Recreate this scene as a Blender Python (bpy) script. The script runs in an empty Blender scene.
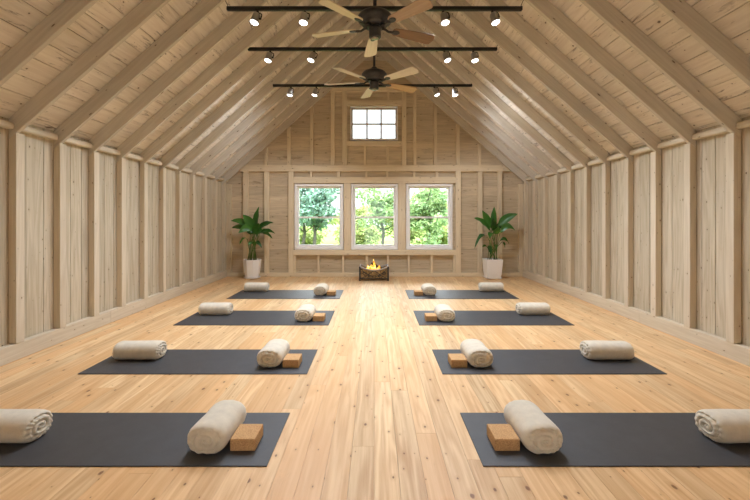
import bpy, math, random
from mathutils import Vector, Matrix, noise as mnoise
random.seed(7)
PI = math.pi
C = bpy.context.scene.collection
SC = bpy.context.scene

# ------------------------------------------------------------------ frame
F = 380.0; CX = 375.0; HY = 218.0; H = 1.27      # focal length (px), vanishing point, eye height


def srgb(r, g, b):
    def f(c):
        c /= 255.0
        return c / 12.92 if c <= 0.04045 else ((c + 0.055) / 1.055) ** 2.4
    return (f(r), f(g), f(b), 1.0)


# ------------------------------------------------------------------ mesh helper
class MB:
    def __init__(self):
        self.v = []; self.f = []; self.uv = []; self.sm = []

    def face(self, idx, uvs, smooth=False):
        self.f.append(idx); self.uv.append(uvs); self.sm.append(smooth)

    def hexa(self, p, long=0, smooth=False):
        """8 points: bottom ring 0-3 (ccw from above), top ring 4-7; u runs along axis `long`."""
        b = len(self.v)
        self.v += [tuple(q) for q in p]
        c = [Vector(q) for q in p]
        for fa in ((3, 2, 1, 0), (4, 5, 6, 7), (0, 1, 5, 4), (1, 2, 6, 5), (2, 3, 7, 6), (3, 0, 4, 7)):
            n = (c[fa[1]] - c[fa[0]]).cross(c[fa[2]] - c[fa[0]])
            ax = max(range(3), key=lambda i: abs(n[i]))
            oth = [i for i in range(3) if i not in (ax, long)]
            if ax == long:
                uvs = [(c[i][oth[0]] * 0.3, c[i][oth[1]]) for i in fa]
            else:
                uvs = [(c[i][long], c[i][oth[0]] + 0.37 * ax) for i in fa]
            self.face([b + i for i in fa], uvs, smooth)

    def box(self, x0, x1, y0, y1, z0, z1, long=0):
        self.hexa([(x0, y0, z0), (x1, y0, z0), (x1, y1, z0), (x0, y1, z0),
                   (x0, y0, z1), (x1, y0, z1), (x1, y1, z1), (x0, y1, z1)], long)

    def lathe(self, prof, seg=32, cx=0, cy=0, smooth=True, twist=0.0, caps=True):
        b = len(self.v); n = len(prof)
        for r, z in prof:
            for k in range(seg):
                a = 2 * PI * k / seg + twist
                self.v.append((cx + r * math.cos(a), cy + r * math.sin(a), z))
        for i in range(n - 1):
            for k in range(seg):
                k2 = (k + 1) % seg
                self.face([b + i * seg + k, b + i * seg + k2, b + (i + 1) * seg + k2, b + (i + 1) * seg + k],
                          [(k / seg, i / n)] * 4, smooth)
        if caps:
            self.face([b + k for k in range(seg)][::-1], [(0, 0)] * seg, False)
            self.face([b + (n - 1) * seg + k for k in range(seg)], [(0, 0)] * seg, False)

    def tube(self, pts, rad, seg=8, smooth=True):
        pts = [Vector(p) for p in pts]
        n = len(pts)
        rads = rad if isinstance(rad, (list, tuple)) else [rad] * n
        b = len(self.v)
        up = Vector((0.13, 0.21, 0.97)).normalized()
        for i, p in enumerate(pts):
            t = (pts[min(i + 1, n - 1)] - pts[max(i - 1, 0)]).normalized()
            a = t.cross(up)
            if a.length < 1e-3:
                a = t.cross(Vector((1, 0, 0)))
            a.normalize(); c = t.cross(a)
            for k in range(seg):
                w = 2 * PI * k / seg
                self.v.append(tuple(p + (a * math.cos(w) + c * math.sin(w)) * rads[i]))
        for i in range(n - 1):
            for k in range(seg):
                k2 = (k + 1) % seg
                self.face([b + i * seg + k, b + i * seg + k2, b + (i + 1) * seg + k2, b + (i + 1) * seg + k],
                          [(i * 0.1, k / seg)] * 4, smooth)
        self.face([b + k for k in range(seg)][::-1], [(0, 0)] * seg)
        self.face([b + (n - 1) * seg + k for k in range(seg)], [(0, 0)] * seg)

    def build(self, name, mat, parent=None, kind=None, bevel=0, loc=None, rot=None, seg=2):
        me = bpy.data.meshes.new(name)
        me.from_pydata(self.v, [], self.f)
        uvl = me.uv_layers.new(name='UVMap')
        flat = [c for u in self.uv for q in u for c in q]
        uvl.data.foreach_set('uv', flat)
        me.polygons.foreach_set('use_smooth', self.sm)
        me.update()
        o = bpy.data.objects.new(name, me)
        if mat: me.materials.append(mat)
        C.objects.link(o)
        if parent: o.parent = parent
        if kind: o['kind'] = kind
        if loc: o.location = loc
        if rot: o.rotation_euler = rot
        if bevel:
            m = o.modifiers.new('Bevel', 'BEVEL'); m.width = bevel; m.segments = seg; m.limit_method = 'ANGLE'
        return o


def tag(o, label, cat, group=None):
    o['label'] = label; o['category'] = cat
    if group: o['group'] = group
    return o


def thing(name, label, cat, loc=(0, 0, 0), rotz=0, group=None):
    o = bpy.data.objects.new(name, None); C.objects.link(o)
    o.location = loc; o.rotation_euler = (0, 0, rotz)
    o.empty_display_size = 0.1
    return tag(o, label, cat, group)


def dup(o, parent=None):
    c = o.copy(); C.objects.link(c)
    if parent: c.parent = parent
    for ch in list(o.children):
        dup(ch, c)
    return c


# ------------------------------------------------------------------ materials
class NT:
    def __init__(self, name):
        self.m = bpy.data.materials.new(name); self.m.use_nodes = True
        self.t = self.m.node_tree; self.n = self.t.nodes; self.n.clear()
        self.out = self.n.new('ShaderNodeOutputMaterial')

    def add(self, typ, **kw):
        n = self.n.new(typ)
        for k, v in kw.items():
            if k.startswith('i_'):
                n.inputs[k[2:].replace('_', ' ')].default_value = v
            else:
                setattr(n, k, v)
        return n

    def link(self, a, b): self.t.links.new(a, b)

    def math(self, op, a, b=None, c=None, clamp=False):
        n = self.n.new('ShaderNodeMath'); n.operation = op; n.use_clamp = clamp
        for i, x in enumerate((a, b, c)):
            if x is None: continue
            if isinstance(x, (int, float)): n.inputs[i].default_value = x
            else: self.link(x, n.inputs[i])
        return n.outputs[0]

    def mix(self, fac, a, b, blend='MIX'):
        n = self.n.new('ShaderNodeMix'); n.data_type = 'RGBA'; n.blend_type = blend
        for s, x in ((n.inputs[0], fac), (n.inputs[6], a), (n.inputs[7], b)):
            if isinstance(x, (int, float, tuple)): s.default_value = x
            else: self.link(x, s)
        return n.outputs[2]

    def ramp(self, fac, stops):
        n = self.n.new('ShaderNodeValToRGB')
        e = n.color_ramp.elements
        while len(e) < len(stops): e.new(0.5)
        for el, (p, c) in zip(e, stops):
            el.position = p; el.color = c if isinstance(c, tuple) else (c, c, c, 1)
        self.link(fac, n.inputs[0])
        return n.outputs[0]

    def noise(self, vec, scale=1, detail=4, rough=0.55, dist=0):
        n = self.n.new('ShaderNodeTexNoise')
        n.inputs['Scale'].default_value = scale; n.inputs['Detail'].default_value = detail
        n.inputs['Roughness'].default_value = rough; n.inputs['Distortion'].default_value = dist
        if vec is not None: self.link(vec, n.inputs['Vector'])
        return n.outputs['Fac']

    def scaled(self, vec, s, off=(0, 0, 0)):
        n = self.n.new('ShaderNodeMapping'); n.inputs['Scale'].default_value = s
        n.inputs['Location'].default_value = off
        self.link(vec, n.inputs['Vector'])
        return n.outputs['Vector']

    def bsdf(self, col, rough=0.5, spec=0.5, metal=0.0, normal=None, **kw):
        b = self.n.new('ShaderNodeBsdfPrincipled')
        for s, x in (('Base Color', col), ('Roughness', rough), ('Metallic', metal), ('Specular IOR Level', spec)):
            if isinstance(x, (int, float, tuple)): b.inputs[s].default_value = x
            else: self.link(x, b.inputs[s])
        for k, v in kw.items(): b.inputs[k.replace('_', ' ')].default_value = v
        if normal is not None: self.link(normal, b.inputs['Normal'])
        self.link(b.outputs[0], self.out.inputs[0])
        return b

    def bump(self, h, strength=0.3, dist=0.01):
        n = self.n.new('ShaderNodeBump'); n.inputs['Strength'].default_value = strength
        n.inputs['Distance'].default_value = dist
        self.link(h, n.inputs['Height'])
        return n.outputs[0]


def wood(name, light, dark, knot, rough=0.6, spec=0.3, var=0.25, grain=0.5, knots=0.5, stain=0.0,
         stain_col=None, sscale=(2.2, 12.0), kscale=(2.6, 7.0), krad=0.07, tint=None, huevar=0.0):
    t = NT(name)
    uv = t.add('ShaderNodeUVMap').outputs[0]
    isl = t.add('ShaderNodeNewGeometry').outputs['Random Per Island']
    ob = t.add('ShaderNodeObjectInfo').outputs['Random']
    rnd = t.math('FRACT', t.math('ADD', t.math('MULTIPLY', isl, 1.0), t.math('MULTIPLY', ob, 7.31)))
    rnd2 = t.math('FRACT', t.math('MULTIPLY', rnd, 57.7))
    comb = t.add('ShaderNodeCombineXYZ')
    t.link(t.math('MULTIPLY', rnd, 173.0), comb.inputs[0]); t.link(t.math('MULTIPLY', rnd2, 61.0), comb.inputs[1])
    va = t.add('ShaderNodeVectorMath', operation='ADD'); t.link(uv, va.inputs[0]); t.link(comb.outputs[0], va.inputs[1])
    p = va.outputs[0]
    fine = t.noise(t.scaled(p, (2.2, 60, 1)), 1, 6, 0.65)
    ring = t.noise(t.scaled(p, (0.55, 7.5, 1)), 1, 2, 0.5, 0.3)
    ring = t.math('SINE', t.math('MULTIPLY', ring, 46.0))
    ring = t.math('MULTIPLY_ADD', ring, 0.5, 0.5)
    broad = t.noise(t.scaled(p, (0.9, 4.0, 1)), 1, 3)
    g = t.math('ADD', t.math('MULTIPLY', t.math('SUBTRACT', fine, 0.35), 1.3), t.math('MULTIPLY', ring, 0.38))
    g = t.math('ADD', g, t.math('MULTIPLY', t.math('SUBTRACT', broad, 0.5), 0.9))
    g = t.math('MULTIPLY', g, grain, clamp=True)
    col = t.mix(g, light, dark)
    # per board value
    val = t.math('MULTIPLY_ADD', t.math('SUBTRACT', rnd2, 0.5), var, 1.0)
    vc = t.add('ShaderNodeCombineXYZ')
    for i in range(3): t.link(val, vc.inputs[i])
    col = t.mix(1.0, col, vc.outputs[0], 'MULTIPLY')
    if tint:
        col = t.mix(t.math('MULTIPLY', rnd, huevar), col, tint)
    if stain > 0:
        s = t.noise(t.scaled(p, (sscale[0], sscale[1], 1), (3, 5, 1)), 1, 5, 0.7, 0.8)
        s = t.ramp(s, [(0.59, 0.0), (0.70, 1.0)])
        col = t.mix(t.math('MULTIPLY', s, stain), col, stain_col or dark)
    # knots
    vo = t.add('ShaderNodeTexVoronoi', voronoi_dimensions='2D', i_Scale=1.0)
    wob = t.noise(t.scaled(p, (30, 60, 1)), 1, 2)
    t.link(t.scaled(p, (kscale[0], kscale[1], 1)), vo.inputs['Vector'])
    sp = t.add('ShaderNodeSeparateColor'); t.link(vo.outputs['Color'], sp.inputs[0])
    dist = t.math('ADD', vo.outputs['Distance'], t.math('MULTIPLY', t.math('SUBTRACT', wob, 0.5), 0.07))
    rad = t.math('MULTIPLY_ADD', t.math('POWER', sp.outputs[1], 2.0), krad, 0.022)
    k = t.math('SUBTRACT', 1.0, t.math('DIVIDE', dist, rad), clamp=True)
    k = t.math('MULTIPLY', k, 2.2, clamp=True)
    k = t.math('MULTIPLY', k, t.math('LESS_THAN', sp.outputs[0], knots))
    halo = t.math('SUBTRACT', 1.0, t.math('DIVIDE', dist, t.math('MULTIPLY', rad, 3.2)), clamp=True)
    halo = t.math('MULTIPLY', halo, t.math('LESS_THAN', sp.outputs[0], knots))
    col = t.mix(t.math('MULTIPLY', halo, 0.4), col, dark)
    col = t.mix(t.math('MULTIPLY', k, 0.85), col, knot)
    nrm = t.bump(t.math('ADD', fine, t.math('MULTIPLY', ring, 0.3)), 0.15, 0.004)
    t.bsdf(col, rough, spec, normal=nrm)
    return t.m


def plain(name, col, rough=0.5, spec=0.5, metal=0.0, nscale=0, namp=0.1, bump=0.0, bscale=200, **kw):
    t = NT(name)
    c = col
    tc = t.add('ShaderNodeTexCoord').outputs['Object']
    if nscale:
        n = t.noise(tc, nscale, 4, 0.6)
        d = tuple(x * (1 - namp) for x in col[:3]) + (1,); l = tuple(min(1, x * (1 + namp)) for x in col[:3]) + (1,)
        c = t.mix(t.ramp(n, [(0.3, 0.0), (0.7, 1.0)]), d, l)
    nr = t.bump(t.noise(tc, bscale, 3), bump, 0.003) if bump else None
    t.bsdf(c, rough, spec, metal, nr, **kw)
    return t.m


M = {}
M['floor'] = wood('pine_floor', srgb(236, 206, 160), srgb(182, 130, 78), srgb(116, 74, 44), rough=0.42, spec=0.3, var=0.26, stain=0.3, stain_col=srgb(178, 130, 86),
                  grain=0.85, knots=0.55, kscale=(5.5, 9.5), krad=0.10, tint=srgb(224, 174, 118), huevar=0.6)
M['wall'] = wood('whitewashed_board', srgb(207, 195, 172), srgb(163, 148, 121), srgb(94, 77, 58), rough=0.75, spec=0.2, var=0.14,
                 grain=0.8, knots=0.38, kscale=(7.0, 13.0), stain=0.3, stain_col=srgb(166, 148, 122))
M['stud'] = wood('whitewashed_stud', srgb(216, 204, 182), srgb(186, 168, 140), srgb(110, 86, 60), rough=0.72, spec=0.2, var=0.10,
                 grain=0.6, knots=0.3, kscale=(7.0, 13.0))
M['rafter'] = wood('pale_rafter', srgb(212, 204, 189), srgb(178, 167, 150), srgb(92, 70, 50), rough=0.75, spec=0.2, var=0.12,
                   grain=0.6, knots=0.4, kscale=(3.2, 10.0))
M['deck'] = wood('roof_board', srgb(234, 227, 214), srgb(196, 183, 165), srgb(70, 55, 45), rough=0.8, spec=0.15, var=0.2,
                 grain=0.6, knots=0.45, kscale=(5.0, 8.0), stain=0.85, sscale=(2.6, 24.0), stain_col=srgb(88, 74, 62))
M['gable'] = wood('gable_board', srgb(220, 204, 176), srgb(174, 155, 126), srgb(86, 68, 50), rough=0.8, spec=0.15, var=0.2,
                  grain=0.65, knots=0.3, kscale=(3.4, 10.0), stain=0.55, stain_col=srgb(130, 110, 86))
M['frame'] = wood('pine_frame', srgb(232, 217, 188), srgb(200, 178, 144), srgb(104, 74, 48), rough=0.7, spec=0.2, var=0.1,
                  grain=0.5, knots=0.45, kscale=(4.0, 14.0))
M['backing'] = plain('dark_gap', srgb(70, 56, 42), 0.9)
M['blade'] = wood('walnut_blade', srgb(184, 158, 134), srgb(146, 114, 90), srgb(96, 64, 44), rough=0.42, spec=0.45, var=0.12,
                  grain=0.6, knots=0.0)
M['shadedblade'] = wood('shaded_blade', srgb(142, 110, 82), srgb(104, 76, 54), srgb(84, 52, 34), rough=0.42, spec=0.4, var=0.1, grain=0.6, knots=0.0)  # darker copy of the blade wood, shade put into its colour
M['warmshadedblade'] = wood('warm_shaded_blade', srgb(192, 148, 110), srgb(158, 112, 78), srgb(84, 52, 34), rough=0.42, spec=0.4, var=0.1, grain=0.6, knots=0.0)  # orange-brown copy of the blade wood, shading baked into the colour
M['creamlitblade'] = wood('cream_lit_blade', srgb(224, 210, 182), srgb(198, 180, 148), srgb(84, 52, 34), rough=0.42, spec=0.4, var=0.1, grain=0.5, knots=0.0)  # lighter copy of the blade wood, window light put into its colour
M['palelitblade'] = wood('pale_lit_blade', srgb(226, 213, 200), srgb(196, 178, 160), srgb(120, 96, 76), rough=0.42, spec=0.45, var=0.25,
                      grain=0.6, knots=0.0)  # palest copy of the blade wood, light painted into its colour
M['bronze'] = plain('oil_rubbed_bronze', srgb(60, 60, 61), 0.4, 0.5, 0.3, 30, 0.2)
M['chrome'] = plain('worn_steel', srgb(140, 136, 130), 0.25, 0.5, 0.9)
M['rim'] = plain('pale_steel', srgb(178, 172, 166), 0.45, 0.5, 0.4)
M['black'] = plain('black_metal', srgb(32, 30, 29), 0.45, 0.5, 0.2)
M['head'] = plain('graphite_metal', srgb(164, 160, 155), 0.4, 0.5, 0.3)
M['mat'] = plain('charcoal_rubber', srgb(63, 64, 67), 0.5, 0.5, 0.0, 9, 0.12, 0.35, 260)
M['fabric'] = plain('cream_cotton', srgb(222, 213, 194), 0.95, 0.1, 0.0, 22, 0.07, 0.6, 240, Sheen_Weight=0.3)
M['white'] = plain('white_painted', srgb(250, 250, 250), 0.45, 0.4)
M['pot'] = plain('white_ceramic', srgb(250, 249, 248), 0.35, 0.5)
M['soil'] = plain('dark_soil', srgb(60, 44, 32), 0.95, 0.1, 0, 40, 0.4)
M['sashbrown'] = plain('weathered_muntin', srgb(176, 152, 132), 0.6, 0.3)
M['stone'] = plain('grey_ash_bed', srgb(150, 142, 136), 0.9, 0.2, 0, 30, 0.3)
M['char'] = plain('charred_bark', srgb(72, 52, 38), 0.9, 0.1, 0, 25, 0.5)
M['grass'] = plain('lawn', srgb(92, 114, 52), 0.9, 0.1, 0, 1.3, 0.3)
M['bark'] = plain('tree_bark', srgb(74, 72, 66), 0.9, 0.1, 0, 14, 0.3)


def cork():
    t = NT('cork')
    tc = t.add('ShaderNodeTexCoord').outputs['Object']
    n = t.noise(tc, 210, 3, 0.7)
    vo = t.add('ShaderNodeTexVoronoi', i_Scale=280.0); t.link(tc, vo.inputs['Vector'])
    sp = t.add('ShaderNodeSeparateColor'); t.link(vo.outputs['Color'], sp.inputs[0])
    f = t.math('ADD', t.math('MULTIPLY', n, 0.6), t.math('MULTIPLY', sp.outputs[0], 0.4))
    col = t.ramp(f, [(0.2, srgb(170, 128, 86)), (0.5, srgb(202, 160, 112)), (0.8, srgb(218, 180, 132))])
    t.bsdf(col, 0.85, 0.2, normal=t.bump(f, 0.3, 0.002))
    return t.m


M['cork'] = cork()


def ornate():
    t = NT('tarnished_brass')
    tc = t.add('ShaderNodeTexCoord').outputs['Object']
    n = t.noise(tc, 22, 4, 0.6, 1.0)
    col = t.ramp(n, [(0.35, srgb(96, 76, 52)), (0.52, srgb(148, 124, 86)), (0.72, srgb(206, 178, 126))])
    t.bsdf(col, 0.45, 0.5, 0.5)
    return t.m


M['brass'] = ornate()


def leafmat(name, light, dark, trans=0.25, rough=0.35):
    t = NT(name)
    tc = t.add('ShaderNodeTexCoord').outputs['Object']
    isl = t.add('ShaderNodeNewGeometry').outputs['Random Per Island']
    n = t.noise(tc, 6, 3)
    f = t.math('ADD', t.math('MULTIPLY', isl, 0.6), t.math('MULTIPLY', n, 0.4))
    col = t.mix(f, dark, light)
    b = t.bsdf(col, rough, 0.45)
    tr = t.add('ShaderNodeBsdfTranslucent'); t.link(col, tr.inputs[0])
    mx = t.add('ShaderNodeMixShader'); mx.inputs[0].default_value = trans
    t.link(b.outputs[0], mx.inputs[1]); t.link(tr.outputs[0], mx.inputs[2]); t.link(mx.outputs[0], t.out.inputs[0])
    return t.m


M['leaf'] = leafmat('houseplant_leaf', srgb(84, 144, 58), srgb(24, 68, 24), 0.15, 0.32)
M['stem'] = plain('green_stem', srgb(92, 124, 58), 0.5, 0.3)
M['foliage_cool'] = leafmat('cool_green_foliage', srgb(122, 152, 132), srgb(78, 112, 100), 0.35, 0.7)
M['foliage_warm'] = leafmat('warm_green_foliage', srgb(150, 158, 90), srgb(96, 118, 70), 0.35, 0.7)
M['foliage_mid'] = leafmat('mid_green_foliage', srgb(140, 160, 104), srgb(84, 118, 82), 0.35, 0.7)


def glass():
    t = NT('window_glass')
    tr = t.add('ShaderNodeBsdfTransparent'); tr.inputs[0].default_value = (0.96, 0.98, 0.97, 1)
    gl = t.add('ShaderNodeBsdfGlossy'); gl.inputs['Roughness'].default_value = 0.02
    fr = t.add('ShaderNodeFresnel'); fr.inputs[0].default_value = 1.45
    mx = t.add('ShaderNodeMixShader'); t.link(fr.outputs[0], mx.inputs[0])
    t.link(tr.outputs[0], mx.inputs[1]); t.link(gl.outputs[0], mx.inputs[2]); t.link(mx.outputs[0], t.out.inputs[0])
    return t.m


M['glass'] = glass()


def emit(name, col, s):
    t = NT(name); e = t.add('ShaderNodeEmission'); e.inputs[0].default_value = col; e.inputs[1].default_value = s
    t.link(e.outputs[0], t.out.inputs[0]); return t.m


M['lamp'] = emit('lit_lamp_face', (1.0, 0.97, 0.92, 1), 9.0)


def flame():
    t = NT('flame')
    tc = t.add('ShaderNodeTexCoord').outputs['Object']
    n = t.noise(tc, 14, 3, 0.6, 0.6)
    col = t.ramp(n, [(0.38, (1.0, 0.28, 0.02, 1)), (0.5, (1.0, 0.52, 0.06, 1)), (0.62, (1.0, 0.82, 0.35, 1))])
    e = t.add('ShaderNodeEmission'); t.link(col, e.inputs[0])
    t.link(t.math('MULTIPLY_ADD', n, 2.0, 0.3), e.inputs[1])
    t.link(e.outputs[0], t.out.inputs[0]); return t.m


M['flame'] = flame()

# ------------------------------------------------------------------ room dimensions
W = 3.26           # half width at the side-wall boards
SLOPE = 0.88; TH = math.atan(SLOPE)
APEX = H + 3.57   # underside of rafters on the centre line
EAVE = APEX - SLOPE * W
RD = 0.138          # rafter depth
DV = RD / math.cos(TH)
YB = 8.30          # face of back wall boards
SF = 8.235         # face of back wall studs
YR = -1.5          # rear wall
SP = 0.471; D0 = 3.38
SW = 0.08; SDEP = 0.068; RW = 0.038
BAYS = [D0 + SP * k for k in range(-4, 11)]


def bx(px): return (px - CX) * SF / F            # pixel to metres on the stud plane of the gable wall
def bz(py): return H + (HY - py) * SF / F
def gx(px): return (px - CX) * YB / F
def gz(py): return H + (HY - py) * YB / F


# ------------------------------------------------------------------ floor
m = MB(); x = -3.42; pw = 0.122
while x < 3.42:
    y = YR - random.random() * 2.5
    while y < 8.4:
        L = random.uniform(1.6, 3.6)
        a, b = max(y, YR), min(y + L, 8.4)
        if b - a > 0.01:
            m.box(x + 0.0007, x + pw - 0.0007, a + 0.0007, b - 0.0007, -0.02, 0.0, long=1)
        y += L
    x += pw
m.box(-3.45, 3.45, YR, 8.45, -0.08, -0.021, long=1)
floor = m.build('floor', M['floor'], kind='structure')

# ------------------------------------------------------------------ side walls
def side_wall(s, name):
    m = MB(); y = YR
    while y < YB + 0.02:
        w = random.choice((0.13, 0.15, 0.165, 0.19))
        e = min(y + w, YB + 0.05)
        xa, xb = sorted((s * (W + random.uniform(0, 0.002)), s * (W + 0.022)))
        m.box(xa, xb, y + 0.003, e - 0.003, 0.0, EAVE + 0.2, long=2)
        y = e
    xa, xb = sorted((s * (W + 0.023), s * (W + 0.09)))
    m.box(xa, xb, YR - 0.05, YB + 0.1, -0.05, EAVE + 0.16, long=2)
    wall = m.build(name, M['wall'], kind='structure')
    st0 = None
    for d in BAYS[2:]:
        if st0 is None:
            m = MB()
            f, b = s * -SDEP, 0.0
            zt_f = EAVE + SDEP * SLOPE; zt_b = EAVE
            lo, hi = (f, b) if f < b else (b, f)
            zl, zh = (zt_f, zt_b) if lo == f else (zt_b, zt_f)
            m.hexa([(lo, 0, 0.15), (hi, 0, 0.15), (hi, SW, 0.15), (lo, SW, 0.15),
                    (lo, 0, zl), (hi, 0, zh), (hi, SW, zh), (lo, SW, zl)], long=2)
            st0 = m.build('wall_stud', M['stud'], wall, bevel=0.004, loc=(s * W, d, 0)); o = st0
        else:
            o = st0.copy(); C.objects.link(o); o.parent = wall; o.location = (s * W, d, 0)
    return wall


wall_l = side_wall(-1, 'wall_left'); wall_r = side_wall(1, 'wall_right')
for s, nm in ((-1, 'baseboard_left'), (1, 'baseboard_right')):
    m = MB(); ys = [YR, 1.1, 4.6, 8.235]
    for a, b in zip(ys, ys[1:]):
        xa, xb = sorted((s * (W - 0.062), s * (W - 0.0)))
        m.box(xa, xb, a, b, 0.0, 0.15, long=1)
    m.build(nm, M['stud'], kind='structure', bevel=0.005)

# ------------------------------------------------------------------ ceiling
m = MB()
Lslope = (W + 0.03) / math.cos(TH)
ux, uz = math.cos(TH), math.sin(TH)
ZD = APEX + DV
for s in (-1, 1):
    q = 0.0
    while q < Lslope:
        w = random.choice((0.15, 0.17, 0.19, 0.2))
        q2 = min(q + w, Lslope)
        y = YR - random.random() * 2
        while y < 8.4:
            L = random.uniform(1.8, 4.0)
            a, b = max(y, YR), min(y + L, YB + 0.05)
            if b - a > 0.02:
                pts = []
                off = random.uniform(0, 0.004)
                for n0 in (off, 0.022):
                    for (qq, yy) in ((q + 0.003, a + .001), (q2 - 0.003, a + .001), (q2 - 0.003, b - .001), (q + 0.003, b - .001)):
                        # down-slope distance qq, normal offset n0
                        pts.append((s * (qq * ux + n0 * uz), yy, ZD - qq * uz + n0 * ux))
                if s < 0:
                    pts = [pts[1], pts[0], pts[3], pts[2], pts[5], pts[4], pts[7], pts[6]]
                m.hexa(pts, long=1)
            y += L
        q = q2
    pts = []
    for n0 in (0.023, 0.1):
        for (qq, yy) in ((-0.1, YR - 0.1), (Lslope + 0.3, YR - 0.1), (Lslope + 0.3, YB + 0.4), (-0.1, YB + 0.4)):
            pts.append((s * (qq * ux + n0 * uz), yy, ZD - qq * uz + n0 * ux))
    if s < 0:
        pts = [pts[1], pts[0], pts[3], pts[2], pts[5], pts[4], pts[7], pts[6]]
    m.hexa(pts, long=1)
ceil = m.build('ceiling', M['deck'], kind='structure')

LB = W / math.cos(TH); dt = RD * math.tan(TH)
m = MB()
m.hexa([(0, 0, 0), (LB, 0, 0), (LB, RW, 0), (0, RW, 0), (dt, 0, RD), (LB + dt, 0, RD), (LB + dt, RW, RD), (dt, RW, RD)], long=0)
raf = None
for d in BAYS:
    for s in (-1, 1):
        if raf is None:
            raf = m.build('rafter', M['rafter'], ceil, bevel=0.005); o = raf
        else:
            o = raf.copy(); C.objects.link(o); o.parent = ceil
        o.location = (-W, d, EAVE) if s < 0 else (W, d + RW, EAVE)
        o.rotation_euler = (0, -TH, 0) if s < 0 else (0, -TH, PI)
# collar pieces close under the ridge and ridge board
col0 = None
for d in BAYS[3:]:
    if col0 is None:
        m = MB(); hb = 0.235; ht = 0.235 - 0.13 / SLOPE
        m.hexa([(-hb, 0, 0), (hb, 0, 0), (hb, RW * 0.8, 0), (-hb, RW * 0.8, 0),
                (-ht, 0, 0.13), (ht, 0, 0.13), (ht, RW * 0.8, 0.13), (-ht, RW * 0.8, 0.13)], long=0)
        col0 = m.build('collar_tie', M['rafter'], ceil, bevel=0.004); o = col0
    else:
        o = col0.copy(); C.objects.link(o); o.parent = ceil
    o.location = (0, d + 0.005, APEX - SLOPE * 0.235)
m = MB(); m.box(-0.022, 0.022, YR, YB, APEX - 0.04, ZD - 0.005, long=1)
m.build('ridge_board', M['rafter'], ceil, bevel=0.003)
# eave blocks between rafters
blk = None
for i, d in enumerate(BAYS):
    for s in (-1, 1):
        if blk is None:
            m = MB(); m.box(-0.03, 0.03, 0.0, SP - RW, 0.0, 0.062, long=1)
            blk = m.build('eave_block', M['stud'], ceil, bevel=0.02, seg=4); o = blk
        else:
            o = blk.copy(); C.objects.link(o); o.parent = ceil
        o.location = (s * (W - 0.03), d + RW, EAVE + 0.085)
        if i == len(BAYS) - 1:
            o.scale = (1, (YB - d - RW) / (SP - RW), 1)

# ------------------------------------------------------------------ back (gable) wall
OPEN = [(gx(294.8), gx(343.6), gz(249.6), gz(184.0)), (gx(351.2), gx(397.8), gz(249.6), gz(184.0)),
        (gx(405.9), gx(452.3), gz(249.6), gz(184.0)), (gx(350.3), gx(397.8), gz(140.6), gz(106.8))]
def half_at(z): return min(W + 0.08, (ZD + 0.02 - z) / SLOPE)
zs = [0.0]
while zs[-1] < ZD - 0.1:
    zs.append(zs[-1] + random.choice((0.17, 0.2, 0.22, 0.25)))
for (_, _, a, b) in OPEN: zs += [a, b]
zs = sorted(z for z in set(zs) if z < ZD - 0.02)
zs = [z for i, z in enumerate(zs) if i == 0 or z - zs[i - 1] > 0.004] + [ZD - 0.01]
def gable(m, z0, z1, ya, yb, gap):
    cuts = sorted((a, b) for (a, b, c, d) in OPEN if c < (z0 + z1) / 2 < d)
    h0, h1 = half_at(z0), max(0.01, half_at(z1))
    segs = []; xl = None
    for (a, b) in cuts: segs.append((xl, a)); xl = b
    segs.append((xl, None))
    for (a, b) in segs:
        a0, a1 = (-h0, -h1) if a is None else (a, a)
        b0, b1 = (h0, h1) if b is None else (b, b)
        m.hexa([(a0, ya, z0 + gap), (b0, ya, z0 + gap), (b0, yb, z0 + gap), (a0, yb, z0 + gap),
                (a1, ya, z1 - gap), (b1, ya, z1 - gap), (b1, yb, z1 - gap), (a1, yb, z1 - gap)], long=0)
m = MB()
for z0, z1 in zip(zs, zs[1:]):
    o = random.uniform(0, 0.005)
    gable(m, z0, z1, YB + o, YB + 0.025, 0.0015)
    gable(m, z0, z1, YB + 0.026, YB + 0.09, 0.0)
back = m.build('wall_back', M['gable'], kind='structure')

def bar(name, x0, x1, y0, y1, dep=None, mat='frame', front=SF):
    """framing member given by its pixel rectangle on the gable wall"""
    m = MB(); a, b = bx(x0), bx(x1); z0, z1 = bz(y1), bz(y0)
    lg = 0 if (b - a) > (z1 - z0) else 2
    m.box(a, b, front, YB + 0.002, z0, z1, long=lg)
    return m.build(name, M[mat], back, bevel=0.004)

def roof_py(px):   # pixel row of the rafter underside line on the stud plane
    return HY - (APEX - SLOPE * abs(bx(px)) - H) * F / SF
bar('wall_plate', 240, 510, 165, 171.4, front=SF - 0.012)
for a, b in ((243, 247.8), (264, 268.8), (478.2, 482.6), (498.2, 502.2)):
    bar('wall_stud', a, b, 171.4, 273)
for a, b in ((288.3, 293.6), (455.8, 461)):
    bar('wall_stud', a, b, 171.4, 273, front=SF - 0.006)
for a, b in ((226, 231), (519, 524)):
    bar('wall_stud', a, b, 184, 273)
for a, b in ((287, 290.6), (310, 313.4), (330.6, 334.6), (413.2, 416.4), (434, 437), (456.4, 459.8)):
    bar('wall_stud', a, b, max(91, roof_py(a if a < CX else b) - 4), 165)
for a, b in ((264.5, 267.3), (478.4, 481.2)):
    bar('wall_stud', a, b, roof_py(a if a < CX else b) - 3, 165)
for a, b in ((342, 347), (402, 406.4)):
    bar('wall_stud', a, b, 91, 165, front=SF - 0.006)
bar('gable_header', 330, 420, 87.6, 91.4)
bar('window_header', 347, 402, 100, 105.4)
bar('window_stool', 347, 402, 141.2, 146)
for a, b in ((363.8, 366.2), (386.4, 388.9)):
    bar('cripple_stud', a, b, 146, 165)
for a, b in ((362.5, 365), (387, 389.4)):
    bar('cripple_stud', a, b, 91.4, 100)
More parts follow.
